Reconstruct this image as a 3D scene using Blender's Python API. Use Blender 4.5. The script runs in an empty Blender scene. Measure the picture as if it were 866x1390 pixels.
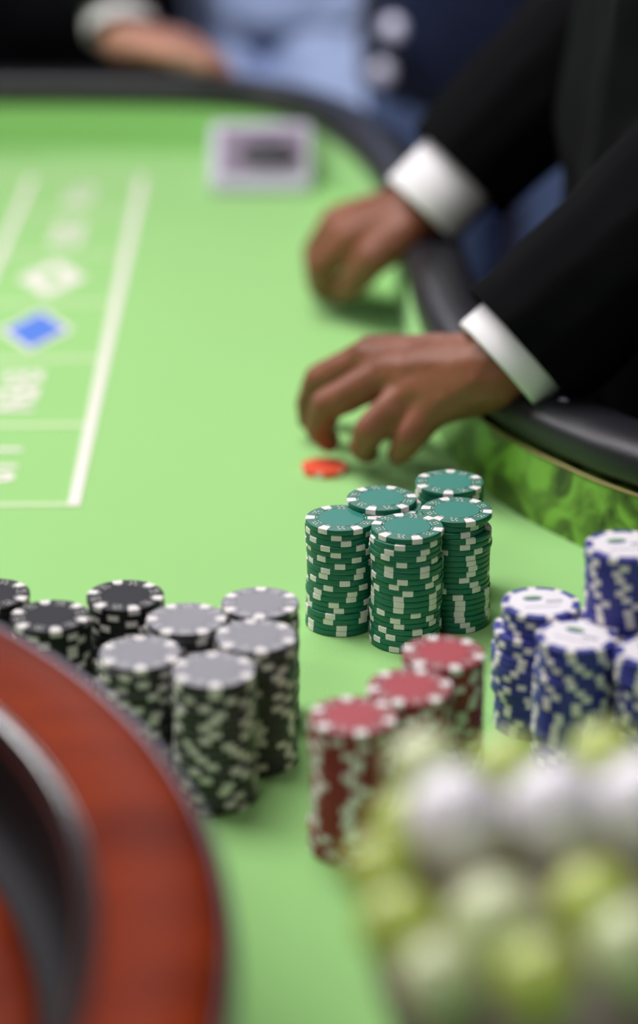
import bpy, bmesh, math, random
from mathutils import Vector, Matrix, noise
random.seed(7)
scene = bpy.context.scene
COL = scene.collection
T = 0.76                      # height of the felt above the floor

# ------------------------------------------------------------------ camera
CAM_H = 0.522                 # camera above the felt
PITCH = math.radians(20.6)
FPX = 3069.0
cam = bpy.data.cameras.new('camera'); camo = bpy.data.objects.new('camera', cam); COL.objects.link(camo)
camo.location = (0, 0, T + CAM_H)
camo.rotation_euler = (math.pi/2 - PITCH, 0, 0)
cam.sensor_fit = 'VERTICAL'; cam.sensor_height = 36.0; cam.sensor_width = 36.0
cam.lens = FPX/1390*36.0
cam.shift_y = -45/1390
cam.clip_start = 0.02; cam.clip_end = 60
cam.dof.use_dof = True; cam.dof.focus_distance = 1.232; cam.dof.aperture_fstop = 2.45
scene.camera = camo

# ------------------------------------------------------------------ world, lamps, exposure
scene.view_settings.view_transform = 'Standard'; scene.view_settings.look = 'None'
scene.view_settings.gamma = 1.0; scene.view_settings.use_curve_mapping = False
scene.view_settings.exposure = -0.45
w = bpy.data.worlds.new('room_air'); scene.world = w; w.use_nodes = True
w.node_tree.nodes['Background'].inputs[0].default_value = (0.90, 0.93, 1.0, 1)
w.node_tree.nodes['Background'].inputs[1].default_value = 0.07
def lamp(name, loc, size, energy, target, colour=(1, .96, .97)):
    l = bpy.data.lights.new(name, 'AREA'); l.shape = 'RECTANGLE'; l.size, l.size_y = size
    l.energy = energy; l.color = colour
    o = bpy.data.objects.new(name, l); COL.objects.link(o); o.location = loc
    o.rotation_euler = (Vector(target) - Vector(loc)).to_track_quat('-Z', 'Y').to_euler()
    return o
lamp('ceiling_lamp_table', (-0.50, 1.55, 2.35), (0.9, 1.1), 43, (-0.15, 1.5, T))
lamp('ceiling_lamp_far', (-0.3, 6.1, 2.75), (2.2, 0.9), 110, (-0.1, 2.2, T), (.93, .95, 1))
lamp('ceiling_lamp_near', (-0.9, -0.7, 2.75), (1.0, 1.0), 24, (0.0, 1.0, T))

lamp('ceiling_lamp_left', (-2.7, 3.0, 2.75), (1.1, 1.1), 62, (-0.1, 1.0, T))
sp = bpy.data.lights.new('added_guest_spot', 'SPOT'); sp.energy = 420; sp.spot_size = math.radians(21); sp.spot_blend = .5; sp.shadow_soft_size = .06; sp.color = (.90, .94, 1)  # unseen spotlight added to brighten the guest in pale blue, not a known fixture
spo = bpy.data.objects.new('added_guest_spot', sp); COL.objects.link(spo); spo.location = (-.35, .9, 2.75)
spo.rotation_euler = (Vector((-.02, 3.15, .95)) - spo.location).to_track_quat('-Z', 'Y').to_euler()

# ------------------------------------------------------------------ helpers
def at(u, v, zc):
    """point seen at photo pixel (u, v) at camera depth zc; metres, z above the floor"""
    x = (u-433)/FPX; y = -(v-650)/FPX
    c, s = math.cos(PITCH), math.sin(PITCH)
    return Vector((zc*x, zc*(c + y*s), T + CAM_H + zc*(-s + y*c)))
def on(u, v, z=0.0):
    """the same, on the level z above the felt"""
    y = -(v-650)/FPX
    return at(u, v, (CAM_H - z)/(math.sin(PITCH) - y*math.cos(PITCH)))
def obj(name, mesh, mat=None, parent=None, smooth=False):
    if isinstance(mesh, bmesh.types.BMesh):
        me = bpy.data.meshes.new(name); mesh.to_mesh(me); mesh.free()
    else: me = mesh
    if mat and not me.materials:
        for m in (mat if isinstance(mat, (list, tuple)) else [mat]): me.materials.append(m)
    if smooth:
        me.polygons.foreach_set('use_smooth', [True]*len(me.polygons))
    o = bpy.data.objects.new(name, me); COL.objects.link(o)
    if parent: o.parent = parent
    return o
def empty(name, loc=(0, 0, 0)):
    o = bpy.data.objects.new(name, None); COL.objects.link(o); o.location = loc; o.empty_display_size = .05
    return o
def tag(o, label=None, cat=None, group=None, kind=None):
    if label: o['label'] = label
    if cat: o['category'] = cat
    if group: o['group'] = group
    if kind: o['kind'] = kind
    return o
def box(bm, lo, hi, bev=0):
    lo, hi = Vector(lo), Vector(hi)
    r = bmesh.ops.create_cube(bm, size=1, matrix=Matrix.Translation((lo+hi)/2) @ Matrix.Diagonal((*(hi-lo), 1)))
    if bev:
        es = list({e for v in r['verts'] for e in v.link_edges})
        bmesh.ops.bevel(bm, geom=es, offset=bev, segments=3, affect='EDGES', profile=.5)
    return bm
def lathe(profile, n=64, close=False):
    """profile [(r, z)...] turned about z"""
    bm = bmesh.new(); rings = []
    for r, z in profile:
        if r < 1e-6: rings.append([bm.verts.new((0, 0, z))])
        else: rings.append([bm.verts.new((r*math.cos(2*math.pi*k/n), r*math.sin(2*math.pi*k/n), z)) for k in range(n)])
    if close: rings.append(rings[0])
    for a, b in zip(rings, rings[1:]):
        if len(a) == 1 and len(b) == 1: continue
        for k in range(n):
            k2 = (k+1) % n
            if len(a) == 1: bm.faces.new((a[0], b[k2], b[k]))
            elif len(b) == 1: bm.faces.new((a[k], a[k2], b[0]))
            else: bm.faces.new((a[k], a[k2], b[k2], b[k]))
    bmesh.ops.recalc_face_normals(bm, faces=bm.faces)
    return bm
def catmull(P, per=8, closed=True):
    out = []; n = len(P); P = [Vector(p) for p in P]
    for i in range(n if closed else n-1):
        g = lambda k: P[k % n] if closed else P[max(0, min(n-1, k))]
        p0, p1, p2, p3 = g(i-1), g(i), g(i+1), g(i+2)
        for k in range(per):
            t = k/per
            out.append(.5*((2*p1) + (p2-p0)*t + (2*p0-5*p1+4*p2-p3)*t*t + (3*p1-p0-3*p2+p3)*t**3))
    if not closed: out.append(P[-1])
    return out
def tube(path, r, n=10, closed=False):
    bm = bmesh.new(); rings = []; N = len(path); path = [Vector(p) for p in path]
    for i, p in enumerate(path):
        t = (path[(i+1) % N] - path[i-1]) if closed else (path[min(i+1, N-1)] - path[max(i-1, 0)])
        t.normalize(); a = t.cross(Vector((0, 0, 1)))
        if a.length < 1e-4: a = t.cross(Vector((0, 1, 0)))
        a.normalize(); b = a.cross(t); rr = r[i] if isinstance(r, (list, tuple)) else r
        rings.append([bm.verts.new(p + rr*(a*math.cos(2*math.pi*k/n) + b*math.sin(2*math.pi*k/n))) for k in range(n)])
    prs = list(zip(rings, rings[1:])) + ([(rings[-1], rings[0])] if closed else [])
    for A, B in prs:
        for k in range(n): bm.faces.new((A[k], A[(k+1) % n], B[(k+1) % n], B[k]))
    if not closed: bm.faces.new(rings[0][::-1]); bm.faces.new(rings[-1])
    bmesh.ops.recalc_face_normals(bm, faces=bm.faces)
    return bm
def sweep(path, prof, closed=True):
    """closed cross-section prof [(outward, up)] carried along a level closed path"""
    bm = bmesh.new(); rings = []; N = len(path)
    for i, p in enumerate(path):
        t = (path[(i+1) % N] - path[i-1]).normalized(); nrm = Vector((t.y, -t.x, 0))
        rings.append([bm.verts.new((p.x + nrm.x*o, p.y + nrm.y*o, p.z + z)) for o, z in prof])
    m = len(prof)
    for i in range(N):
        A, B = rings[i], rings[(i+1) % N]
        for k in range(m): bm.faces.new((A[k], A[(k+1) % m], B[(k+1) % m], B[k]))
    bmesh.ops.recalc_face_normals(bm, faces=bm.faces)
    return bm

# ------------------------------------------------------------------ materials
def mat(name, col, rough=.5, metal=0, spec=.5, sheen=0, coat=0, bump=0, bscale=200, var=0, vscale=6, col2=None, trans=0, sss=0):
    m = bpy.data.materials.new(name); m.use_nodes = True; nt = m.node_tree; b = nt.nodes['Principled BSDF']
    b.inputs['Base Color'].default_value = (*col, 1); b.inputs['Roughness'].default_value = rough
    b.inputs['Metallic'].default_value = metal; b.inputs['Specular IOR Level'].default_value = spec
    b.inputs['Sheen Weight'].default_value = sheen; b.inputs['Coat Weight'].default_value = coat
    b.inputs['Transmission Weight'].default_value = trans
    if sss: b.inputs['Subsurface Weight'].default_value = sss; b.inputs['Subsurface Scale'].default_value = .006
    tc = nt.nodes.new('ShaderNodeTexCoord')
    if bump:
        n = nt.nodes.new('ShaderNodeTexNoise'); n.inputs['Scale'].default_value = bscale; n.inputs['Detail'].default_value = 3
        bp = nt.nodes.new('ShaderNodeBump'); bp.inputs['Strength'].default_value = bump; bp.inputs['Distance'].default_value = .001
        nt.links.new(tc.outputs['Object'], n.inputs['Vector'])
        nt.links.new(n.outputs['Fac'], bp.inputs['Height']); nt.links.new(bp.outputs['Normal'], b.inputs['Normal'])
    if var or col2:
        n = nt.nodes.new('ShaderNodeTexNoise'); n.inputs['Scale'].default_value = vscale; n.inputs['Detail'].default_value = 4
        r = nt.nodes.new('ShaderNodeValToRGB'); nt.links.new(tc.outputs['Object'], n.inputs['Vector'])
        c2 = col2 or tuple(c*(1-var) for c in col)
        r.color_ramp.elements[0].position = .3; r.color_ramp.elements[0].color = (*c2, 1)
        r.color_ramp.elements[1].position = .7; r.color_ramp.elements[1].color = (*col, 1)
        nt.links.new(n.outputs['Fac'], r.inputs['Fac']); nt.links.new(r.outputs['Color'], b.inputs['Base Color'])
    return m
def wood(name, dark, light, scale=(3, 3, 22), rough=.25, coat=.6, radial=False):
    m = mat(name, light, rough, coat=coat); nt = m.node_tree; b = nt.nodes['Principled BSDF']
    tc = nt.nodes.new('ShaderNodeTexCoord'); mp = nt.nodes.new('ShaderNodeMapping'); mp.inputs['Scale'].default_value = scale
    n = nt.nodes.new('ShaderNodeTexNoise'); n.inputs['Scale'].default_value = 4; n.inputs['Detail'].default_value = 8; n.inputs['Distortion'].default_value = .6
    r = nt.nodes.new('ShaderNodeValToRGB'); e = r.color_ramp.elements
    e[0].position = .32; e[0].color = (*dark, 1); e[1].position = .68; e[1].color = (*light, 1)
    nt.links.new(tc.outputs['Object'], mp.inputs['Vector']); nt.links.new(mp.outputs['Vector'], n.inputs['Vector'])
    nt.links.new(n.outputs['Fac'], r.inputs['Fac']); nt.links.new(r.outputs['Color'], b.inputs['Base Color'])
    b.inputs['Coat Roughness'].default_value = .15; b.inputs['Specular IOR Level'].default_value = .05
    return m
M = {}
M['felt'] = mat('green_felt', (.318, .635, .205), .95, spec=.1, sheen=.25, bump=.35, bscale=900, var=.05, vscale=3)
M['print'] = mat('white_print', (.80, .76, .70), .9, spec=.1)
M['print_soft'] = mat('pale_print', (.56, .72, .42), .9, spec=.1)
M['print_blue'] = mat('blue_print', (.10, .22, .68), .9, spec=.1)
M['rail'] = mat('black_vinyl', (.010, .010, .014), .42, spec=.45, bump=.15, bscale=350)
M['trim'] = mat('brass_trim', (.30, .24, .10), .45, metal=.6)
M['table_wood'] = wood('table_wood', (.03, .012, .006), (.09, .035, .015))
M['mahogany'] = wood('mahogany', (.13, .012, .001), (.27, .032, .003), scale=(1.2, 5, 3), rough=.5, coat=.0)
M['bowl_wood'] = wood('bowl_wood', (.12, .014, .003), (.22, .030, .006), scale=(2, 6, 3), rough=.4, coat=.0)
M['track_black'] = mat('track_black', (.006, .006, .008), .6, spec=.2)
M['black_gloss'] = mat('black_gloss', (.010, .010, .013), .18, spec=.8, coat=.6)
M['steel'] = mat('dark_steel', (.10, .095, .12), .3, metal=.9)
M['chrome'] = mat('chrome', (.8, .8, .84), .16, metal=1)
M['brass'] = mat('brass', (.75, .55, .2), .22, metal=1)
M['ch_green'] = mat('green_chip_plastic', (.002, .140, .082), .42, spec=.55)
M['ch_red'] = mat('red_chip_plastic', (.24, .010, .016), .42, spec=.55)
M['ch_blue'] = mat('blue_chip_plastic', (.028, .034, .27), .42, spec=.55)
M['ch_black'] = mat('black_chip_plastic', (.008, .008, .011), .5, spec=.35)
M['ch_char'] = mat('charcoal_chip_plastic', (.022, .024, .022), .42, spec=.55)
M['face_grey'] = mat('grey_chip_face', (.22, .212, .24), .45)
M['spot'] = mat('white_chip_spot', (.78, .74, .72), .45)
M['inlay_green'] = mat('green_chip_inlay', (.010, .20, .150), .5)
M['inlay_red'] = mat('red_chip_inlay', (.36, .030, .042), .5)
M['inlay_black'] = mat('black_chip_inlay', (.014, .014, .020), .6, spec=.25)
M['label_white'] = mat('white_chip_label', (.80, .77, .80), .4)
M['orange'] = mat('orange_chip_plastic', (.85, .10, .045), .45)
M['skin'] = mat('brown_skin', (.255, .090, .047), .48, spec=.4, bump=.25, bscale=260, col2=(.165, .052, .027), vscale=28, sss=.12)
M['skin_pale'] = mat('pale_skin', (.52, .25, .18), .5, sss=.1)
M['nail'] = mat('nail', (.32, .15, .10), .3)
M['white_cotton'] = mat('white_cotton', (.80, .77, .80), .85, spec=.2, bump=.2, bscale=600)
M['suit'] = mat('black_wool', (.0030, .0030, .0038), .9, spec=.06, sheen=.0, bump=.3, bscale=700)
M['navy'] = mat('navy_wool', (.006, .010, .034), .85, spec=.2, sheen=.12)
M['jeans'] = mat('blue_denim', (.13, .19, .37), .9, spec=.1, var=.3, vscale=14)
M['shirt_blue'] = mat('pale_blue_cotton', (.50, .60, .90), .9, spec=.1, var=.18, vscale=9)
M['jeans_pale'] = mat('pale_blue_denim', (.52, .62, .92), .9, spec=.1, var=.15, vscale=9)
M['trousers'] = mat('dark_trousers', (.010, .010, .013), .9, spec=.1)
M['shoe'] = mat('black_leather', (.01, .01, .01), .3)
M['hair'] = mat('dark_hair', (.01, .008, .006), .5)
M['button'] = mat('silver_button', (.62, .62, .78), .4, metal=.3)
M['carpet'] = mat('dark_carpet', (.02, .018, .03), .95, spec=.05, bump=.5, bscale=300, var=.4, vscale=12)
M['wall'] = mat('dark_wall', (.012, .012, .022), .9, spec=.1, var=.2)
M['ball_green'] = mat('yellow_green_gloss', (.64, .72, .13), .25, spec=.6, coat=.5, col2=(.36, .50, .07), vscale=40)
M['ball_cream'] = mat('cream_green_gloss', (.78, .78, .50), .25, spec=.6, coat=.5, col2=(.50, .64, .28), vscale=40)
M['ball_white'] = mat('white_gloss', (.90, .87, .92), .25, spec=.5, coat=.5)
M['tray'] = mat('taupe_tray', (.33, .27, .22), .5, var=.2, vscale=20)
M['white_plastic'] = mat('white_plastic', (.60, .57, .70), .3)
M['lilac'] = mat('lilac_panel', (.24, .19, .26), .35)
M['dark_plastic'] = mat('dark_plastic', (.012, .012, .02), .4)
M['mark_green'] = mat('green_print', (.12, .33, .06), .5)
M['mark_blue'] = mat('navy_print', (.02, .05, .22), .5)
M['mark_grey'] = mat('grey_print', (.22, .21, .30), .5)
# green marbled apron
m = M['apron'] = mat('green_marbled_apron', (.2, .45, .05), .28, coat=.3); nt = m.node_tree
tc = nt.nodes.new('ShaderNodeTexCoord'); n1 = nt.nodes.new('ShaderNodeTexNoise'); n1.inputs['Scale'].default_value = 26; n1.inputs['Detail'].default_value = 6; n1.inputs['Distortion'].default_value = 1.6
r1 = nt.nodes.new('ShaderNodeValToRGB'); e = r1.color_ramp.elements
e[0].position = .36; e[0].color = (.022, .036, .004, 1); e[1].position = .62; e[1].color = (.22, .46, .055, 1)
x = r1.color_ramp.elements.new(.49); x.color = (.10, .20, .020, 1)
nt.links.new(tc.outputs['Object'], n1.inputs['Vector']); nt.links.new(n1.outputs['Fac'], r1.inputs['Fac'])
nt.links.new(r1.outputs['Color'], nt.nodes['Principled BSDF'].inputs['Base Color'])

# ------------------------------------------------------------------ the room
bm = bmesh.new(); box(bm, (-5, -3, -.05), (5, 7, 0)); tag(obj('floor', bm, M['carpet']), 'dark patterned carpet floor under the table', kind='structure')
bm = bmesh.new(); box(bm, (-5, 7, 0), (5, 7.1, 3.2)); tag(obj('wall_back', bm, M['wall']), 'dark wall far behind the standing people', kind='structure')

# ------------------------------------------------------------------ roulette table
table = tag(empty('roulette_table', (-.3, 1.3, 0)), 'long roulette table with bright green felt and black padded rail', 'table')
def tpart(name, mesh, m, parent=table, smooth=False):
    o = obj(name, mesh, m, parent, smooth)
    o.matrix_parent_inverse = Matrix.Translation((.3, -1.3, 0))
    return o
EDGE = [(.50, .25), (.515, .55), (.49, .82), (.40, 1.01), (.28, 1.14), (.1865, 1.237), (.150, 1.285), (.116, 1.345), (.090, 1.43),
        (.075, 1.55), (.069, 1.70), (.062, 1.88), (.048, 2.04), (.018, 2.19), (-.030, 2.31), (-.10, 2.375), (-.22, 2.397), (-.5, 2.40),
        (-.85, 2.39), (-1.05, 2.28), (-1.12, 2.0), (-1.12, 1.2), (-1.12, .5), (-1.06, .22), (-.9, .13), (-.3, .12), (.3, .12), (.44, .15)]
edge = [p for p in catmull([(x, y, T) for x, y in EDGE], 7)]
bm = bmesh.new(); top = [bm.verts.new(p) for p in edge]; f = bm.faces.new(top)
if f.normal.z < 0: f.normal_flip()
g = bmesh.ops.extrude_face_region(bm, geom=[f]); vs = [v for v in g['geom'] if isinstance(v, bmesh.types.BMVert)]
bmesh.ops.translate(bm, verts=vs, vec=(0, 0, -.004)); bmesh.ops.recalc_face_normals(bm, faces=bm.faces)
tpart('felt', bm, M['felt'])
prof = [(0, -.004), (0, .045), (.012, .045), (.012, -.004)]
def run(pred):
    """open stretch of the apron along those edge points that satisfy pred"""
    bm = sweep(edge, prof); bm.verts.ensure_lookup_table()
    kill = [v for v in bm.verts if not pred(v.index // 4)]
    bmesh.ops.delete(bm, geom=kill, context='VERTS'); return bm
i0 = min(range(len(edge)), key=lambda i: (edge[i] - Vector((.078, 1.52, T))).length)
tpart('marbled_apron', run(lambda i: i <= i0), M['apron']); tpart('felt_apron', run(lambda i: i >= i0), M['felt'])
tpart('trim_bead', tube([p + Vector((0, 0, .0465)) for p in edge[:i0]], .0013, 8), M['trim'], smooth=True)
pad = []
for k in range(20):
    a = 2*math.pi*k/20; c, s = math.cos(a), math.sin(a)
    pad.append((.021 + .0245*math.copysign(abs(c)**.75, c), .0625 + .0155*math.copysign(abs(s)**.8, s)))
tpart('padded_rail', sweep(edge, pad), M['rail'], smooth=True)
tpart('rail_base', sweep(edge, [(.013, -.10), (.013, .046), (.038, .046), (.038, -.10)]), M['table_wood'])
bm = bmesh.new(); ins = []
for i, p in enumerate(edge):
    ins.append(bm.verts.new((p.x, p.y, T-.005)))
f = bm.faces.new(ins); g = bmesh.ops.extrude_face_region(bm, geom=[f]); vs = [v for v in g['geom'] if isinstance(v, bmesh.types.BMVert)]
bmesh.ops.translate(bm, verts=vs, vec=(0, 0, -.09)); bmesh.ops.recalc_face_normals(bm, faces=bm.faces)
tpart('table_body', bm, M['table_wood'])
for x, y in ((-.95, .3), (.35, .3), (-.95, 2.2), (-.15, 2.2)):
    tpart('leg', (lambda b: (bmesh.ops.translate(b, verts=b.verts, vec=(x, y, 0)), b)[1])(lathe([(0, 0), (.05, 0), (.055, .02), (.035, .06), (.045, .4), (.06, .66), (.06, T-.096), (0, T-.096)], 20)), M['table_wood'], smooth=False)
# printed layout: an even-chance strip and the dozens beside it
O = Vector((-.156, 1.342, 0)); DY = Vector((-.024, .937, 0)).normalized(); DX = Vector((-DY.y, DY.x, 0)); BL = .1535; SW = .112
def lay(s, d): return O + DY*s + DX*d       # s along the strip, d to the left
def strip(name, a, b, wid, m, z=.0006):
    a, b = Vector(a), Vector(b); t = (b-a).normalized(); nn = Vector((-t.y, t.x, 0))*wid/2; bm = bmesh.new()
    lo = [bm.verts.new(q + Vector((0, 0, T+.0001))) for q in (a-nn, b-nn, b+nn, a+nn)]; hi = [bm.verts.new(v.co + Vector((0, 0, z))) for v in lo]
    bm.faces.new(hi)
    for k in range(4): bm.faces.new((lo[k], lo[(k+1) % 4], hi[(k+1) % 4], hi[k]))
    bmesh.ops.recalc_face_normals(bm, faces=bm.faces)
    return tpart(name, bm, m)
LW = .0068
strip('layout_line', lay(-LW/2, 0), lay(6*BL, 0), LW*1.15, M['print'])
strip('layout_line', lay(BL*0, 0), lay(0, .75), LW, M['print_soft'], .0004)
strip('layout_line', lay(0, SW), lay(6*BL, SW), LW, M['print'])
strip('layout_line', lay(0, 2*SW), lay(6*BL, 2*SW), LW, M['print'])
strip('layout_line', lay(6*BL, 0), lay(6*BL, .75), LW, M['print_soft'], .0004)
for k in range(1, 6):
    strip('layout_line', lay(BL*k, 0), lay(BL*k, SW), LW*1.2, M['print_soft'], .0004)
    if k % 2 == 0: strip('layout_line', lay(BL*k, SW), lay(BL*k, 2*SW), LW, M['print_soft'], .0004)
def diamond(s, m, inner=None):
    def quad(h, wv, z, mm, nm, par=table):
        bm = bmesh.new(); c = lay(s, SW*.53)
        q = [bm.verts.new(c + DY*a*h + DX*b*wv + Vector((0, 0, T+z))) for a, b in ((1, 0), (0, 1), (-1, 0), (0, -1))]
        f = bm.faces.new(q); bm.normal_update()
        if f.normal.z < 0: f.normal_flip()
        g = bmesh.ops.extrude_face_region(bm, geom=[f]); bmesh.ops.translate(bm, verts=[v for v in g['geom'] if isinstance(v, bmesh.types.BMVert)], vec=(0, 0, .0003))
        bmesh.ops.recalc_face_normals(bm, faces=bm.faces)
        return tpart(nm, bm, mm, par)
    quad(.058, .030, .0002, M['print'] if inner else m, 'diamond_print')
    if inner: quad(.026 if inner == 'felt' else .048, .010 if inner == 'felt' else .024, .0006, M[inner], 'diamond_print')
diamond(BL*2.5, None, 'print_blue'); diamond(BL*3.5, None, 'felt')
def text(body, s, d, size, m):
    cu = bpy.data.curves.new('txt', 'FONT'); cu.body = body; cu.size = size; cu.align_x = 'CENTER'; cu.align_y = 'CENTER'; cu.extrude = .0002; cu.offset = .0012
    to = bpy.data.objects.new('txt', cu); COL.objects.link(to); bpy.context.view_layer.update()
    me = bpy.data.meshes.new_from_object(to.evaluated_get(bpy.context.evaluated_depsgraph_get())); bpy.data.objects.remove(to)
    ang = math.atan2(-DY.y, -DY.x); me.transform(Matrix.Translation(lay(s, d) + Vector((0, 0, T+.0004))) @ Matrix.Rotation(ang, 4, 'Z'))
    me.materials.clear()
    return tpart('printed_word', me, m)
for k, wd in ((0, '1-18'), (1, 'EVEN'), (4, 'ODD'), (5, '19-36')): text(wd, BL*(k+.5), SW*.53, .040, M['print'])
for k, wd in ((1, '1st'), (3, '2nd'), (5, '3rd')):
    text(wd, BL*k + .055, SW*1.5, .045, M['print']); text('12', BL*k - .055, SW*1.5, .045, M['print'])

# ------------------------------------------------------------------ roulette wheel
WC = (-.426, .625)
wheel = tag(empty('roulette_wheel', (*WC, T)), 'large mahogany roulette wheel with black ball track on the table', 'roulette wheel')
def wpart(name, prof, m, n=160, close=False, parent=wheel): return obj(name, lathe(prof, n, close), m, parent, True)
wpart('outer_bowl', [(.30, .0005), (.335, .0005), (.350, .012), (.366, .045), (.384, .085), (.3945, .100), (.3945, .1075), (.362, .1075), (.362, .03), (.30, .03)], M['mahogany'], close=True)
wpart('edge_band', [(.3950, .099), (.3985, .101), (.4000, .108), (.3992, .114), (.3965, .1165), (.3950, .112)], M['steel'], close=True)
wpart('wooden_rim', [(.3945, .1100), (.3950, .1155), (.390, .1190), (.374, .1205), (.360, .1190), (.3545, .1165), (.3530, .113), (.357, .108), (.394, .108)], M['mahogany'], close=True)
wpart('ball_track', [(.3505, .1050), (.3485, .100), (.3490, .090), (.3475, .078), (.342, .069), (.334, .0655), (.332, .064), (.332, .060), (.356, .060), (.356, .1050)], M['track_black'], close=True)
wpart('track_lip', [(.3545, .1165), (.3525, .1168), (.3500, .1155), (.3478, .1125), (.3468, .1085), (.3478, .1035), (.3500, .1005), (.3535, .1005)], M['black_gloss'], close=True)
wpart('bowl_slope', [(.3318, .064), (.322, .0610), (.232, .028), (.222, .024), (.222, .018), (.328, .050)], M['bowl_wood'], close=True)
rot = wpart('rotor', [(.221, .022), (.208, .023), (.204, .018), (.170, .018), (.165, .021), (.06, .055), (.03, .06), (0, .06), (0, .014), (.221, .014)], M['bowl_wood'])
fret = bmesh.new(); box(fret, (.171, -.0007, .0182), (.203, .0007, .0250)); fm = bpy.data.meshes.new('fret'); fret.to_mesh(fm); fret.free(); fm.materials.append(M['brass'])
for k in range(37):
    o = obj('pocket_fret', fm, None, rot); o.rotation_euler.z = 2*math.pi*k/37
tur = wpart('turret', [(.0, .0602), (.032, .0602), (.03, .068), (.014, .078), (.010, .10), (.018, .115), (.012, .13), (.016, .142), (0, .156)], M['brass'], 32)
for k in range(4):
    a = math.pi/2*k
    obj('turret_handle', tube([(0, 0, .105), (.05*math.cos(a), .05*math.sin(a), .108)], .004, 8), M['brass'], tur, True)
for k in range(8):
    a = math.radians(9 + 45*k); bm = bmesh.new()
    L, W_ = (.024, .009) if k % 2 else (.009, .020)
    vs = [bm.verts.new(q) for q in ((L, 0, 0), (0, W_, 0), (-L, 0, 0), (0, -W_, 0), (0, 0, .007))]
    for i in range(4): bm.faces.new((vs[i], vs[(i+1) % 4], vs[4]))
    bm.faces.new(vs[3::-1])
    o = obj('ball_deflector', bm, M['brass'], wheel); o.location = (.285*math.cos(a), .285*math.sin(a), .0478); o.rotation_euler = (0, -math.radians(20), a)
    o.rotation_mode = 'XYZ'

# ------------------------------------------------------------------ chips
CR, CT, PITCHZ = .0196, .00328, .00334
def chip_mesh(name, mats, face=False):
    e = .0005
    prof = [(0, .0), (CR-.0062, 0), (CR-.0058, .0), (CR-e, 0), (CR-e*.3, e*.3), (CR, e), (CR, CT-e), (CR-e*.3, CT-e*.3), (CR-e, CT), (CR-.0056, CT), (CR-.0060, CT-.00018), (CR-.0066, CT-.00018), (CR-.0070, CT), (0, CT)]
    bm = lathe(prof, 48)
    if face:
        for f in bm.faces:
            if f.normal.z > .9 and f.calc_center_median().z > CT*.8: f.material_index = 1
    me = bpy.data.meshes.new(name); bm.to_mesh(me); bm.free()
    for m in mats: me.materials.append(m)
    for p in me.polygons: p.use_smooth = abs(p.normal.z) < .9
    return me
def spot_mesh(name, half, depth):
    e = .0005; q = .00010; bm = bmesh.new(); rows = []
    sec = [(CR-depth, CT-.0002), (CR-depth, CT+q*.6), (CR-e, CT+q*.6), (CR+q*.7, CT-e*.4), (CR+q, CT-e), (CR+q, e), (CR+q*.7, e*.4), (CR-e, -q*0), (CR-e*3, .0004)]
    n = 6
    for k in range(n+1):
        a = -half + 2*half*k/n
        rows.append([bm.verts.new((r*math.cos(a), r*math.sin(a), z)) for r, z in sec])
    for A, B in zip(rows, rows[1:]):
        for j in range(len(sec)-1): bm.faces.new((A[j], A[j+1], B[j+1], B[j]))
    bm.faces.new(rows[0]); bm.faces.new(rows[-1][::-1])
    bmesh.ops.recalc_face_normals(bm, faces=bm.faces)
    me = bpy.data.meshes.new(name); bm.to_mesh(me); bm.free(); me.materials.append(M['spot']); return me
def disc_mesh(name, r, z0, z1, m, n=48):
    bm = lathe([(0, z0), (r, z0), (r, z1), (0, z1)], n); me = bpy.data.meshes.new(name); bm.to_mesh(me); bm.free(); me.materials.append(m); return me
def marks_mesh():
    """the thin printed dashes between the spots of a chip's face"""
    bm = bmesh.new(); rnd = random.Random(3)
    def dash(r, a, lr, la, rotz=0):
        mt = Matrix.Rotation(a, 4, 'Z') @ Matrix.Translation((r, 0, CT+.00004)) @ Matrix.Rotation(rotz, 4, 'Z') @ Matrix.Diagonal((lr, la, .00008, 1))
        bmesh.ops.create_cube(bm, size=1, matrix=mt)
    for k in range(6):
        c = math.radians(60*k + 30)
        for s in (-1, 1):
            for q in (0, 1):
                dash(.0155 + .0016*q, c + s*.075 + .05*q, .0011, .0005, .5*s)
            dash(.0134, c + s*.10, .0004, .0016)
        dash(.0134, c + math.radians(30), .0004, .0022); dash(.0172, c, .0004, .0013)
    me = bpy.data.meshes.new('printed_marks'); bm.to_mesh(me); bm.free(); me.materials.append(M['spot']); return me
SPOT6 = spot_mesh('edge_spot', math.radians(8.4), .0050); SPOT8 = spot_mesh('edge_spot_narrow', math.radians(6.6), .0040)
MARKS = marks_mesh()
KINDS = {
 'green': dict(me=chip_mesh('green_chip', [M['ch_green']]), spot=SPOT6, n=6, inlay=disc_mesh('green_inlay', CR-.0071, CT-.0001, CT+.00003, M['inlay_green']), word='green'),
 'red': dict(me=chip_mesh('red_chip', [M['ch_red']]), spot=SPOT6, n=6, inlay=disc_mesh('red_inlay', CR-.0071, CT-.0001, CT+.00003, M['inlay_red']), word='red'),
 'black': dict(me=chip_mesh('black_chip', [M['ch_black']]), spot=SPOT6, n=6, inlay=disc_mesh('black_inlay', CR-.0071, CT-.0001, CT+.00003, M['inlay_black']), word='black'),
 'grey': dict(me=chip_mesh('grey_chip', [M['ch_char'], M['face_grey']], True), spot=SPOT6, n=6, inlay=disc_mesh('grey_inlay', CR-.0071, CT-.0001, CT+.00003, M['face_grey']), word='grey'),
 'blue': dict(me=chip_mesh('blue_chip', [M['ch_blue']]), spot=SPOT8, n=8, inlay=disc_mesh('white_label', CR-.0038, CT-.0001, CT+.00013, M['label_white']), word='blue'),
}
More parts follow.
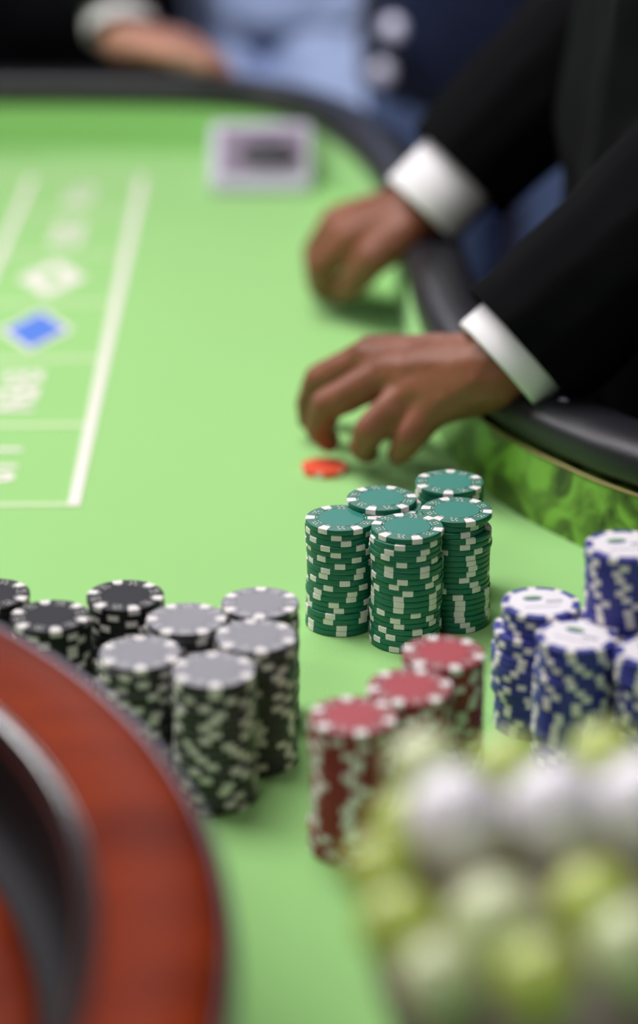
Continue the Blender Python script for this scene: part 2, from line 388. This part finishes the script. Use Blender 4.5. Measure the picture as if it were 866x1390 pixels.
def emblem(parent, rz):
    """small green and blue dome emblem with grey lines of print on a white chip label"""
    for nm, m, sgn in (('emblem_dome', M['mark_green'], 1), ('emblem_base', M['mark_blue'], -1)):
        bm = bmesh.new(); n = 10
        pts = [(.0050*math.cos(math.pi*k/n), sgn*.0030*math.sin(math.pi*k/n)) for k in range(n+1)]
        f = bm.faces.new([bm.verts.new((-.0030+x, .0050+y, CT+.00014)) for x, y in pts]); bm.normal_update()
        if f.normal.z < 0: f.normal_flip()
        g = bmesh.ops.extrude_face_region(bm, geom=[f]); bmesh.ops.translate(bm, verts=[v for v in g['geom'] if isinstance(v, bmesh.types.BMVert)], vec=(0, 0, .00006))
        bmesh.ops.recalc_face_normals(bm, faces=bm.faces)
        o = obj(nm, bm, m, parent); o.rotation_euler.z = rz
    bm = bmesh.new()
    for k in range(4): box(bm, (.0030+k*.0021, -.0012, CT+.00013), (.0045+k*.0021, .0016, CT+.0002))
    box(bm, (-.0095, -.0060, CT+.00013), (.0085, -.0053, CT+.0002))
    o = obj('printed_lines', bm, M['mark_grey'], parent); o.rotation_euler.z = rz
ORD = ['topmost', 'second', 'third', 'fourth', 'fifth', 'sixth', 'seventh', 'eighth', 'ninth', 'tenth', 'eleventh', 'twelfth', 'thirteenth', 'fourteenth',
       'fifteenth', 'sixteenth', 'seventeenth', 'eighteenth', 'nineteenth', 'twentieth', '21st', '22nd', '23rd', '24th', '25th', '26th', '27th', '28th', '29th', '30th', '31st', '32nd', '33rd', '34th']
def stack(kind, uv, n, where, toprot=None, off={}, mrot=0):
    K = KINDS[kind]; p = on(uv[0], uv[1], n*PITCHZ); rnd = random.Random(hash((int(uv[0]), int(uv[1]))) & 0xffff)
    dx = dy = 0
    for i in range(n):
        j = n-1-i           # counted from the top
        if rnd.random() < .25: dx, dy = rnd.uniform(-.0009, .0009), rnd.uniform(-.0009, .0009)
        x, y = p.x + dx + rnd.uniform(-.0003, .0003), p.y + dy + rnd.uniform(-.0003, .0003)
        if j == 0: x, y = p.x, p.y
        if j in off: x += off[j][0]; y += off[j][1]
        c = obj(kind + '_chip', K['me']); c.location = (x, y, T + .0003 + i*PITCHZ)
        rz = rnd.uniform(0, math.tau) if not (j == 0 and toprot is not None) else toprot
        c.rotation_euler.z = rz
        pos = f'topmost {K["word"]} chip of the {where}' if j == 0 else (f'{K["word"]} chip at the bottom of the {where}' if i == 0 else f'{K["word"]} chip, {ORD[j]} from top in the {where}')
        tag(c, pos, 'poker chip', f'{where} chips')
        for k in range(K['n']):
            s = bpy.data.objects.new('edge_spot', K['spot']); COL.objects.link(s); s.parent = c; s.rotation_euler.z = math.tau*k/K['n']
        if j == 0:
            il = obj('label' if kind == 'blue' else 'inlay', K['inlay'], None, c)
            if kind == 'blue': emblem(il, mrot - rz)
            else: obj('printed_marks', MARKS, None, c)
R_ = math.radians
stack('green', (553, 714.5), 20, 'frontmost green stack', R_(-76))
stack('green', (463, 703), 19, 'left green stack', R_(-62))
stack('green', (518, 676), 20, 'rear left green stack', R_(-50), {1: (.002, -.002)})
stack('green', (610, 654), 20, 'rear right green stack', R_(-95))
stack('green', (620, 692), 20, 'right green stack beside the apron', R_(-70), {1: (-.0025, .001), 2: (-.003, .0)})
stack('red', (480, 971), 20, 'frontmost red stack', R_(-80))
stack('red', (556, 932), 20, 'middle red stack', R_(-50))
stack('red', (602, 886), 20, 'rear red stack', R_(-75))
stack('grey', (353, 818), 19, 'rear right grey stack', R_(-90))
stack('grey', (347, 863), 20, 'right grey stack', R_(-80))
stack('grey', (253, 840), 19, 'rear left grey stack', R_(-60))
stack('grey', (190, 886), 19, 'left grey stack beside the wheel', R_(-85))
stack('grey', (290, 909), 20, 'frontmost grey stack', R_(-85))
stack('black', (170, 808), 19, 'right black stack', R_(-72))
stack('black', (68, 836), 19, 'middle black stack behind the wheel', R_(-75))
stack('black', (-12, 806), 19, 'left black stack at the photo edge', R_(-20))
stack('blue', (734, 818), 20, 'left blue stack', R_(-80), {j: (-.004 if j < 14 else -.0025, -.0005) for j in range(4, 20)}, R_(8))
stack('blue', (783, 863), 20, 'frontmost blue stack', R_(-60), {}, R_(-30))
stack('blue', (849, 740), 31, 'tall rear blue stack', R_(-70), {}, R_(10))
stack('blue', (892, 884), 20, 'right blue stack at the photo edge', R_(-70), {}, R_(0))
# the orange chip the dealer is handling
oc = obj('orange_chip', disc_mesh('orange_chip', .0150, 0, .0040, M['orange']));
oc.data.polygons.foreach_set('use_smooth', [False]*len(oc.data.polygons)); p = on(440, 634, .003); oc.location = (p.x, p.y, T + .0002)
tag(oc, 'single orange red chip lying on the felt below the fingertips', 'poker chip')
for k in range(6):
    s = bpy.data.objects.new('edge_spot', SPOT6); COL.objects.link(s); s.parent = oc; s.rotation_euler.z = math.tau*k/6 + .3; s.scale = (.0151/CR, .0151/CR, 1.19)

# ------------------------------------------------------------------ people
def hull(bm, spheres, seg=2):
    tmp = bmesh.new()
    for p, r in spheres: bmesh.ops.create_icosphere(tmp, subdivisions=seg, radius=r, matrix=Matrix.Translation(p))
    res = bmesh.ops.convex_hull(tmp, input=tmp.verts)
    junk = list({e for e in res['geom_interior'] + res['geom_unused'] if isinstance(e, bmesh.types.BMVert)})
    if junk: bmesh.ops.delete(tmp, geom=junk, context='VERTS')
    me = bpy.data.meshes.new('t'); tmp.to_mesh(me); tmp.free(); bm.from_mesh(me); bpy.data.meshes.remove(me)
def remeshed(hulls, voxel, smooth=4, fold=None):
    bm = bmesh.new()
    for h in hulls: hull(bm, h)
    me = bpy.data.meshes.new('t'); bm.to_mesh(me); bm.free()
    o = bpy.data.objects.new('t', me); COL.objects.link(o)
    r = o.modifiers.new('r', 'REMESH'); r.mode = 'VOXEL'; r.voxel_size = voxel; r.use_smooth_shade = True
    if smooth: s = o.modifiers.new('s', 'SMOOTH'); s.factor = .5; s.iterations = smooth
    bpy.context.view_layer.update()
    out = bpy.data.meshes.new_from_object(o.evaluated_get(bpy.context.evaluated_depsgraph_get()))
    bpy.data.objects.remove(o); bpy.data.meshes.remove(me); out.materials.clear()
    if fold:
        amp, sc = fold; ns = [v.normal.copy() for v in out.vertices]
        for v, nn in zip(out.vertices, ns):
            q = v.co*sc; d = noise.noise(q) + .5*noise.noise(q*2.1 + Vector((4, 1, 7)))
            v.co += nn*amp*d
    out.polygons.foreach_set('use_smooth', [True]*len(out.polygons))
    return out
def chain(pts):           # [(p, r)...] -> successive tapered capsules
    return [[a, b] for a, b in zip(pts, pts[1:])]
def cut(me, p, d, reach):
    """open a sleeve at p: drop what lies beyond along d"""
    bm = bmesh.new(); bm.from_mesh(me)
    fs = [f for f in bm.faces if (f.calc_center_median()-p).length < reach]
    geom = list({v for f in fs for v in f.verts}) + list({e for f in fs for e in f.edges}) + fs
    bmesh.ops.bisect_plane(bm, geom=geom, plane_co=p, plane_no=d, clear_outer=False)
    kill = [v for v in bm.verts if 1e-5 < (v.co-p).dot(d) < .18 and ((v.co-p) - d*(v.co-p).dot(d)).length < .085]
    bmesh.ops.delete(bm, geom=kill, context='VERTS'); bm.to_mesh(me); bm.free(); return me
def cuff_mesh(p, d, r0, r1, length, flat=.8):
    """a shirt cuff: a double-walled ring about the axis d starting at p"""
    bm = lathe([(r0, 0), (r0*1.02, .0015), (r1, length), (r1-.003, length), (r0-.003, .001)], 40, True)
    mt = Matrix.Translation(p) @ d.to_track_quat('Z', 'Y').to_matrix().to_4x4() @ Matrix.Diagonal((1, flat, 1, 1))
    bmesh.ops.transform(bm, matrix=mt, verts=bm.verts); return bm
def join_into(bm_list):
    bm = bmesh.new()
    for me in bm_list: bm.from_mesh(me)
    return bm
def person(label, c, fwd, arms, jacket, trousers, skin, shoulders=None, cuff=True, hands=None, chest=.115, voxel=.007, H=1.76, extra_fold=.006, cuffs={'L': (.008, .018), 'R': (.004, .042)}, hem=0.0):
    """c = point on the floor under the hips, fwd = level facing direction; arms = {'L': (elbow, wrist), 'R': ...}"""
    c = Vector(c); fwd = Vector(fwd).normalized(); lat = Vector((-fwd.y, fwd.x, 0)); up = Vector((0, 0, 1)); k = H/1.76
    root = empty('person', c); inv = Matrix.Translation(-c)
    def part(name, me, m):
        o = obj(name, me, m, root, True); o.matrix_parent_inverse = inv; return o
    sh = shoulders or {'L': c + lat*.18 + up*1.42*k, 'R': c - lat*.18 + up*1.42*k}
    mid = (sh['L'] + sh['R'])/2; lean = Vector((mid.x-c.x, mid.y-c.y, 0)); lt = (sh['L']-sh['R']).normalized()
    hip = [(c + lat*s*.075 + up*.94*k, .125) for s in (-1, 1)]
    wst = [(c + lean*.4 + lat*s*.075 + up*1.12*k, .112) for s in (-1, 1)]
    chs = [(mid - up*.12 + lt*s*.085, chest) for s in (-1, 1)]
    shl = [(mid - up*.03 + lt*s*.12, .070) for s in (-1, 1)]
    def limb(side, inflate, end=1.0):
        e, wv = arms[side]; s = sh[side]
        return chain([(s - lt*(.03 if side == 'L' else -.03), .066+inflate), (e, .047+inflate), (e.lerp(wv, .45), .041+inflate), (e.lerp(wv, end), .030+inflate)])
    legs = {}
    for side, s in (('L', 1), ('R', -1)):
        legs[side] = [(c + lat*s*.09 + up*.88*k, .092), (c + lat*s*.10 + fwd*.01 + up*.49*k, .062), (c + lat*s*.11 + up*.10, .042)]
    hd = mid + up*.235*k + fwd*.03
    core = [hip + wst, wst + chs, chs + shl]
    head = [[(mid - up*.0, .062), (hd - up*.06, .058)], [(hd + up*.025 - fwd*.015, .098), (hd + fwd*.045 - up*.075, .050)],
            [(hd + fwd*.100 + up*.01, .012), (hd + fwd*.108 - up*.022, .016)]] + [[(hd + lat*s*.095, .018), (hd + lat*s*.098 - up*.02, .012)] for s in (-1, 1)] \
         + [[(hd + fwd*.085 - up*.062 + lat*.02, .010), (hd + fwd*.085 - up*.062 - lat*.02, .010)]]
    feet = [[(legs[s][2][0] - up*.055, .038), (legs[s][2][0] - up*.068 + fwd*.13, .030)] for s in 'LR']
    shrink = [[(p, r-.018) for p, r in h] for h in core]
    skinmes = [remeshed(shrink + head + [h for s in 'LR' for h in limb(s, -.008)] + [h for s in 'LR' for h in chain([(p, r-.014) for p, r in legs[s]])], .009, 3)]
    for h in (hands or []): skinmes.append(remeshed(h, .0022, 5, (.0007, 70)))
    bm = join_into(skinmes); body = part('body', bm, skin)
    # hair cap, shoes
    part('hair', remeshed([[(hd + up*.045 - fwd*.03, .098), (hd + up*.0 - fwd*.045, .085)]], .008, 2), M['hair'])
    for h in feet: part('shoe', remeshed([h], .006, 2), M['shoe'])
    tro = [[(p - up*.03, r-.022) for p, r in hip] + [(p - up*.09, r-.014) for p, r in hip]] + [h for s in 'LR' for h in chain([(p, r+.012) for p, r in legs[s]])]
    part('trousers', remeshed([[(p, r+.006) for p, r in h] for h in tro], .009, 4, (.006, 12)), trousers)
    jk = [[(p, r+.012) for p, r in h] for h in core] + [[hip[0], hip[1], (hip[0][0]-up*(.10+hem), .132), (hip[1][0]-up*(.10+hem), .132)]] + [h for s in 'LR' for h in limb(s, .0165, 1.05)]
    me = remeshed(jk, voxel, 4, (extra_fold*.7, 15))
    for s in 'LR':
        e, wv = arms[s]; d = (wv-e).normalized(); L = (wv-e).length
        me = cut(me, wv - d*sum(cuffs[s]), d, .085)
    part('jacket', me, jacket)
    if cuff:
        for s in 'LR':
            e, wv = arms[s]; d = (wv-e).normalized()
            cf = part('shirt_cuff', cuff_mesh(wv - d*cuffs[s][0], -d, .0385, .0385, cuffs[s][1] + .03, .92), M['white_cotton'])
    return root

# the dealer: left hand near the camera, right hand beyond it
def finger(pix, radii): return chain([(at(*p), r) for p, r in zip(pix, radii)])
Wn = at(672, 503, 1.415)
lh = []
MC = [(504, 484, 1.495), (530, 505, 1.468), (562, 531, 1.450), (589, 553, 1.437)]
for mcp, r in zip(MC, (.0150, .0155, .0145, .0130)):
    lh.append([(Wn, .025), (at(*mcp), r)])
lh.append([(at(504, 488, 1.495), .012), (at(530, 509, 1.468), .012), (at(560, 534, 1.450), .012), (at(588, 556, 1.437), .011), (at(640, 530, 1.435), .018), (at(640, 500, 1.45), .018)])
lh += finger([(504, 485, 1.495), (434, 514, 1.525), (418, 548, 1.542), (419, 570, 1.550)], (.0140, .0110, .0090, .0080))
lh += finger([(530, 506, 1.468), (444, 549, 1.488), (433, 582, 1.503), (446, 598, 1.508)], (.0145, .0118, .0098, .0085))
lh += finger([(562, 532, 1.450), (503, 583, 1.458), (492, 606, 1.475), (499, 613, 1.484)], (.0138, .0112, .0095, .0085))
lh += finger([(589, 554, 1.437), (560, 592, 1.442), (546, 611, 1.458), (540, 616, 1.466)], (.0122, .0100, .0086, .0078))
lh += finger([(640, 490, 1.46), (545, 500, 1.53), (480, 530, 1.56), (447, 552, 1.575)], (.018, .014, .011, .009))
Ef = Vector((.322, 1.400, T + .272)); Wdir = (Wn - Ef).normalized()
lh.append([(Wn, .025), (Wn - Wdir*.12, .033)])
Wf = at(572, 286, 1.775)
rh = []
MCr = [(474, 326, 1.787), (461, 313, 1.815), (457, 303, 1.840), (461, 297, 1.860)]
for mcp, r in zip(MCr, (.0150, .0155, .0145, .0130)): rh.append([(Wf, .025), (at(*mcp), r)])
rh += finger([(474, 327, 1.787), (436, 362, 1.803), (433, 388, 1.830), (441, 398, 1.845)], (.0145, .0115, .0095, .0085))
rh += finger([(461, 314, 1.815), (430, 351, 1.838), (430, 380, 1.865), (437, 391, 1.875)], (.0145, .0118, .0098, .0085))
rh += finger([(457, 304, 1.840), (428, 341, 1.868), (434, 372, 1.892), (441, 383, 1.900)], (.0140, .0112, .0095, .0085))
rh += finger([(461, 298, 1.860), (434, 330, 1.890), (442, 358, 1.915), (448, 370, 1.925)], (.0125, .0100, .0088, .0080))
rh += finger([(548, 316, 1.765), (508, 350, 1.765), (482, 383, 1.790), (462, 396, 1.812)], (.0190, .0150, .0118, .0100))
Er = Vector((.285, 1.790, T + .300)); Wdr = (Wf - Er).normalized()
rh.append([(Wf, .025), (Wf - Wdr*.12, .033)])
dealer = person('dealer', (.303, 1.550, 0), (-1, 0, 0), {'L': (Ef, Wn + Wdir*.005), 'R': (Er, Wf + Wdr*.005)}, M['suit'], M['trousers'], M['skin'],
    {'L': Vector((.335, 1.40, T + .60)), 'R': Vector((.335, 1.77, T + .60))}, hands=[lh, rh], voxel=.005)
tag(dealer, 'person in black suit and white cuffs reaching both hands onto the felt', 'person')
inv = Matrix.Translation(-Vector((.303, 1.550, 0)))
def dpart(name, bm, m):
    o = obj(name, bm, m, dealer, True); o.matrix_parent_inverse = inv; return o
# pale cuff button under the near cuff
bp_ = at(766, 553, 1.395)
bm = lathe([(0, 0), (.0065, 0), (.0065, .002), (.004, .0030), (0, .0030)], 24)
bmesh.ops.transform(bm, matrix=Matrix.Translation(bp_) @ Vector((-.5, -.8, -.1)).to_track_quat('Z', 'Y').to_matrix().to_4x4(), verts=bm.verts)
dpart('cuff_button', bm, M['button'])

# people beyond the table
def simple_hand(wv, d, side, reach=1.0):
    """loosely curled hand lying along d; side = direction of the little finger"""
    d = d.normalized(); side = side.normalized(); dn = Vector((0, 0, -1)); hh = []
    for k, (o, L) in enumerate(((-.027, .072), (-.009, .080), (.010, .075), (.027, .060))):
        L *= reach; m_ = wv + d*.085*(.4+.6*reach) + side*o
        hh.append([(wv, .025), (m_, .0145)])
        hh += chain([(m_, .0125), (m_ + d*L*.5 + dn*.004, .0105), (m_ + d*L*.85 + dn*.014, .009), (m_ + d*L + dn*.022, .008)])
    hh += chain([(wv + d*.02 - side*.02, .016), (wv + d*.06 - side*.046, .013), (wv + d*.095 - side*.05 + dn*.006, .0105)])
    return hh
w1 = Vector((-.212, 2.455, T + .106)); e1 = Vector((-.255, 2.66, T + .32))
w1b = Vector((-.52, 2.45, T + .106)); e1b = Vector((-.60, 2.66, T + .33))
p1 = person('guest', (-.375, 2.86, 0), (0, -1, 0), {'L': (e1, w1), 'R': (e1b, w1b)}, M['suit'], M['trousers'], M['skin_pale'],
    hands=[simple_hand(w1, Vector((.95, -.10, -.10)), Vector((0, 1, 0)), .62), simple_hand(w1b, Vector((.9, -.2, -.1)), Vector((0, 1, 0)))])
tag(p1, 'person in dark suit resting one hand on the far rail', 'person')
p2 = person('guest', (-.075, 3.25, 0), (0, -1, 0), {'L': (Vector((.22, 3.30, 1.12)), Vector((.20, 3.22, .86))), 'R': (Vector((-.34, 3.32, 1.12)), Vector((-.33, 3.25, .86)))},
    M['shirt_blue'], M['jeans_pale'], M['skin_pale'], cuff=False,
    hands=[simple_hand(Vector((.20, 3.22, .86)), Vector((-.05, -.2, -1)), Vector((0, 1, 0))), simple_hand(Vector((-.33, 3.25, .86)), Vector((.05, -.2, -1)), Vector((0, 1, 0)))])
tag(p2, 'person in pale blue clothes standing behind the far table end', 'person')
p3 = person('guest', (.245, 2.74, 0), (-.35, -1, 0), {'L': (Vector((.52, 2.82, 1.12)), Vector((.50, 2.76, .86))), 'R': (Vector((.12, 3.00, 1.12)), Vector((.17, 2.98, .9)))},
    M['navy'], M['jeans'], M['skin_pale'], cuff=False, hem=.02,
    hands=[simple_hand(Vector((.50, 2.76, .86)), Vector((-.05, -.2, -1)), Vector((0, 1, 0))), simple_hand(Vector((.17, 2.98, .9)), Vector((.05, -.2, -1)), Vector((0, 1, 0)))])
tag(p3, 'person in navy blazer and blue jeans beyond the dealer', 'person')

for u, v, dep in ((533, 40, 2.60), (518, 100, 2.60)):
    bm = lathe([(0, 0), (.014, 0), (.0155, .002), (.013, .005), (.006, .0065), (0, .007)], 28)
    bmesh.ops.transform(bm, matrix=Matrix.Translation(at(u, v, dep)) @ Vector((-.2, -1, .25)).to_track_quat('Z', 'Y').to_matrix().to_4x4(), verts=bm.verts)
    o = obj('jacket_button', bm, M['button'], p3, True); o.matrix_parent_inverse = Matrix.Translation(-p3.location); tag(o, 'round silver button')
# ------------------------------------------------------------------ white box at the far corner
c = Vector((-.058, 2.225, T)); wb = tag(empty('slanted_stand', c), 'small white slanted stand with dark oval in the far table corner', 'stand')
HW, Y_F, Y_B, HT = .050, -.040, .030, .058
def prism(name, hw, pts, m, bev=.003):
    bm = bmesh.new(); A = [bm.verts.new((-hw, y, z)) for y, z in pts]; B = [bm.verts.new((hw, y, z)) for y, z in pts]
    bm.faces.new(A[::-1]); bm.faces.new(B)
    for k in range(len(pts)): bm.faces.new((A[k], A[(k+1) % len(pts)], B[(k+1) % len(pts)], B[k]))
    bmesh.ops.recalc_face_normals(bm, faces=bm.faces)
    if bev: bmesh.ops.bevel(bm, geom=list(bm.edges), offset=bev, segments=2, affect='EDGES')
    return obj(name, bm, m, wb)
prism('stand_body', HW, [(Y_F, .0005), (Y_B, .0005), (Y_B, HT), (Y_B-.012, HT), (Y_F, .012)], M['white_plastic'])
sl = math.atan2(HT-.012, (Y_B-.012)-Y_F); mid_ = Vector((0, (Y_F+Y_B-.012)/2, (HT+.012)/2))
bm = bmesh.new(); box(bm, (-.040, -.028, 0), (.043, .030, .0015), .0005); o = obj('face_panel', bm, M['lilac'], wb); o.location = mid_ + Vector((0, -.0004, .0006)); o.rotation_euler.x = sl
bm = lathe([(0, .0), (1, .0), (1, .0018), (.9, .0022), (0, .0022)], 40); bmesh.ops.scale(bm, verts=bm.verts, vec=(.029, .014, 1))
o = obj('dark_oval', bm, M['dark_plastic'], wb, True); o.location = mid_ + Vector((.008, -.008, .0012)) ; o.rotation_euler.x = sl

# ------------------------------------------------------------------ tray of glossy balls in the near corner
KS = .88
bc = Vector((.069, .618, T)); dish = tag(empty('footed_dish', bc), 'taupe footed dish heaped with glossy green and white balls', 'dish')
def dpt(name, prof, m=M['tray']):
    bm = lathe(prof, 56); bmesh.ops.scale(bm, verts=bm.verts, vec=(1, 1.3, 1)); return obj(name, bm, m, dish, True)
dpt('foot', [(0, .0005), (.036, .0005), (.037, .004), (.030, .008), (.012, .016), (0, .016)])
dpt('stem', [(0, .0165), (.010, .0165), (.008, .04), (.010, .078), (0, .078)])
dpt('bowl', [(0, .0785), (.020, .0785), (.042, .095), (.052, .125), (.0555, .150), (.0540, .151), (.050, .142), (.044, .139), (0, .137)])
def ball(name, pos, r, m, label, scale=(1, 1, 1), group='glossy balls in the dish'):
    bm = bmesh.new(); bmesh.ops.create_uvsphere(bm, u_segments=28, v_segments=18, radius=r)
    for v in bm.verts:           # a faint seam and a pinched crown
        a = math.atan2(v.co.y, v.co.x); k = 1 + .018*math.cos(6*a)*(1-abs(v.co.z)/r)
        v.co.x *= k*scale[0]; v.co.y *= k*scale[1]; v.co.z *= scale[2]*(1 - .04*math.exp(-((v.co.x**2+v.co.y**2)/(r*.25)**2)))
    o = obj(name, bm, m, None, True); o.location = pos; o.rotation_euler = (random.uniform(-.3, .3), random.uniform(-.3, .3), random.uniform(0, 3))
    tag(o, label, 'ball', group); return o
BALLS = [  # u, v, depth, radius, kind, label
 (578, 1042, .860, .0145, 'ball_cream', 'pale green ball at the back left of the dish'),
 (690, 1048, .860, .0145, 'ball_green', 'yellow green ball in the back row between the white balls'),
 (822, 1034, .860, .0150, 'ball_green', 'yellow green ball at the back right of the dish'),
 (620, 1112, .800, .0178, 'ball_white', 'left white oval ball in the dish'),
 (757, 1100, .800, .0178, 'ball_white', 'middle white oval ball in the dish'),
 (878, 1092, .795, .0178, 'ball_white', 'right white oval ball cut by the photo edge'),
 (514, 1182, .800, .0122, 'ball_green', 'small yellow green ball at the left rim of the dish'),
 (541, 1254, .770, .0135, 'ball_green', 'yellow green ball at the front left of the dish'),
 (672, 1252, .758, .0160, 'ball_cream', 'largest pale green ball in the front of the dish'),
 (808, 1228, .768, .0150, 'ball_green', 'yellow green ball right of the largest pale green ball'),
 (598, 1330, .735, .0135, 'ball_cream', 'pale green ball in the nearest row, left'),
 (730, 1330, .730, .0135, 'ball_green', 'yellow green ball in the nearest row, middle'),
 (860, 1290, .740, .0150, 'ball_cream', 'pale green ball in the nearest row, right'),
 (548, 1120, .835, .0125, 'ball_green', 'half hidden green ball left of the left white ball'),
 (689, 1128, .828, .0100, 'ball_green', 'half hidden green ball between left and middle white balls'),
 (818, 1116, .828, .0100, 'ball_green', 'half hidden green ball between middle and right white balls'),
]
for u, v, zc, r, k, lb in BALLS:
    ball('white_ball' if k == 'ball_white' else 'green_ball', at(u, v, zc*KS), r*KS*1.04, M[k], lb, (1, 1.02, 1.0) if k == 'ball_white' else (1, 1, .97), 'white balls in the dish' if k == 'ball_white' else 'green balls in the dish')
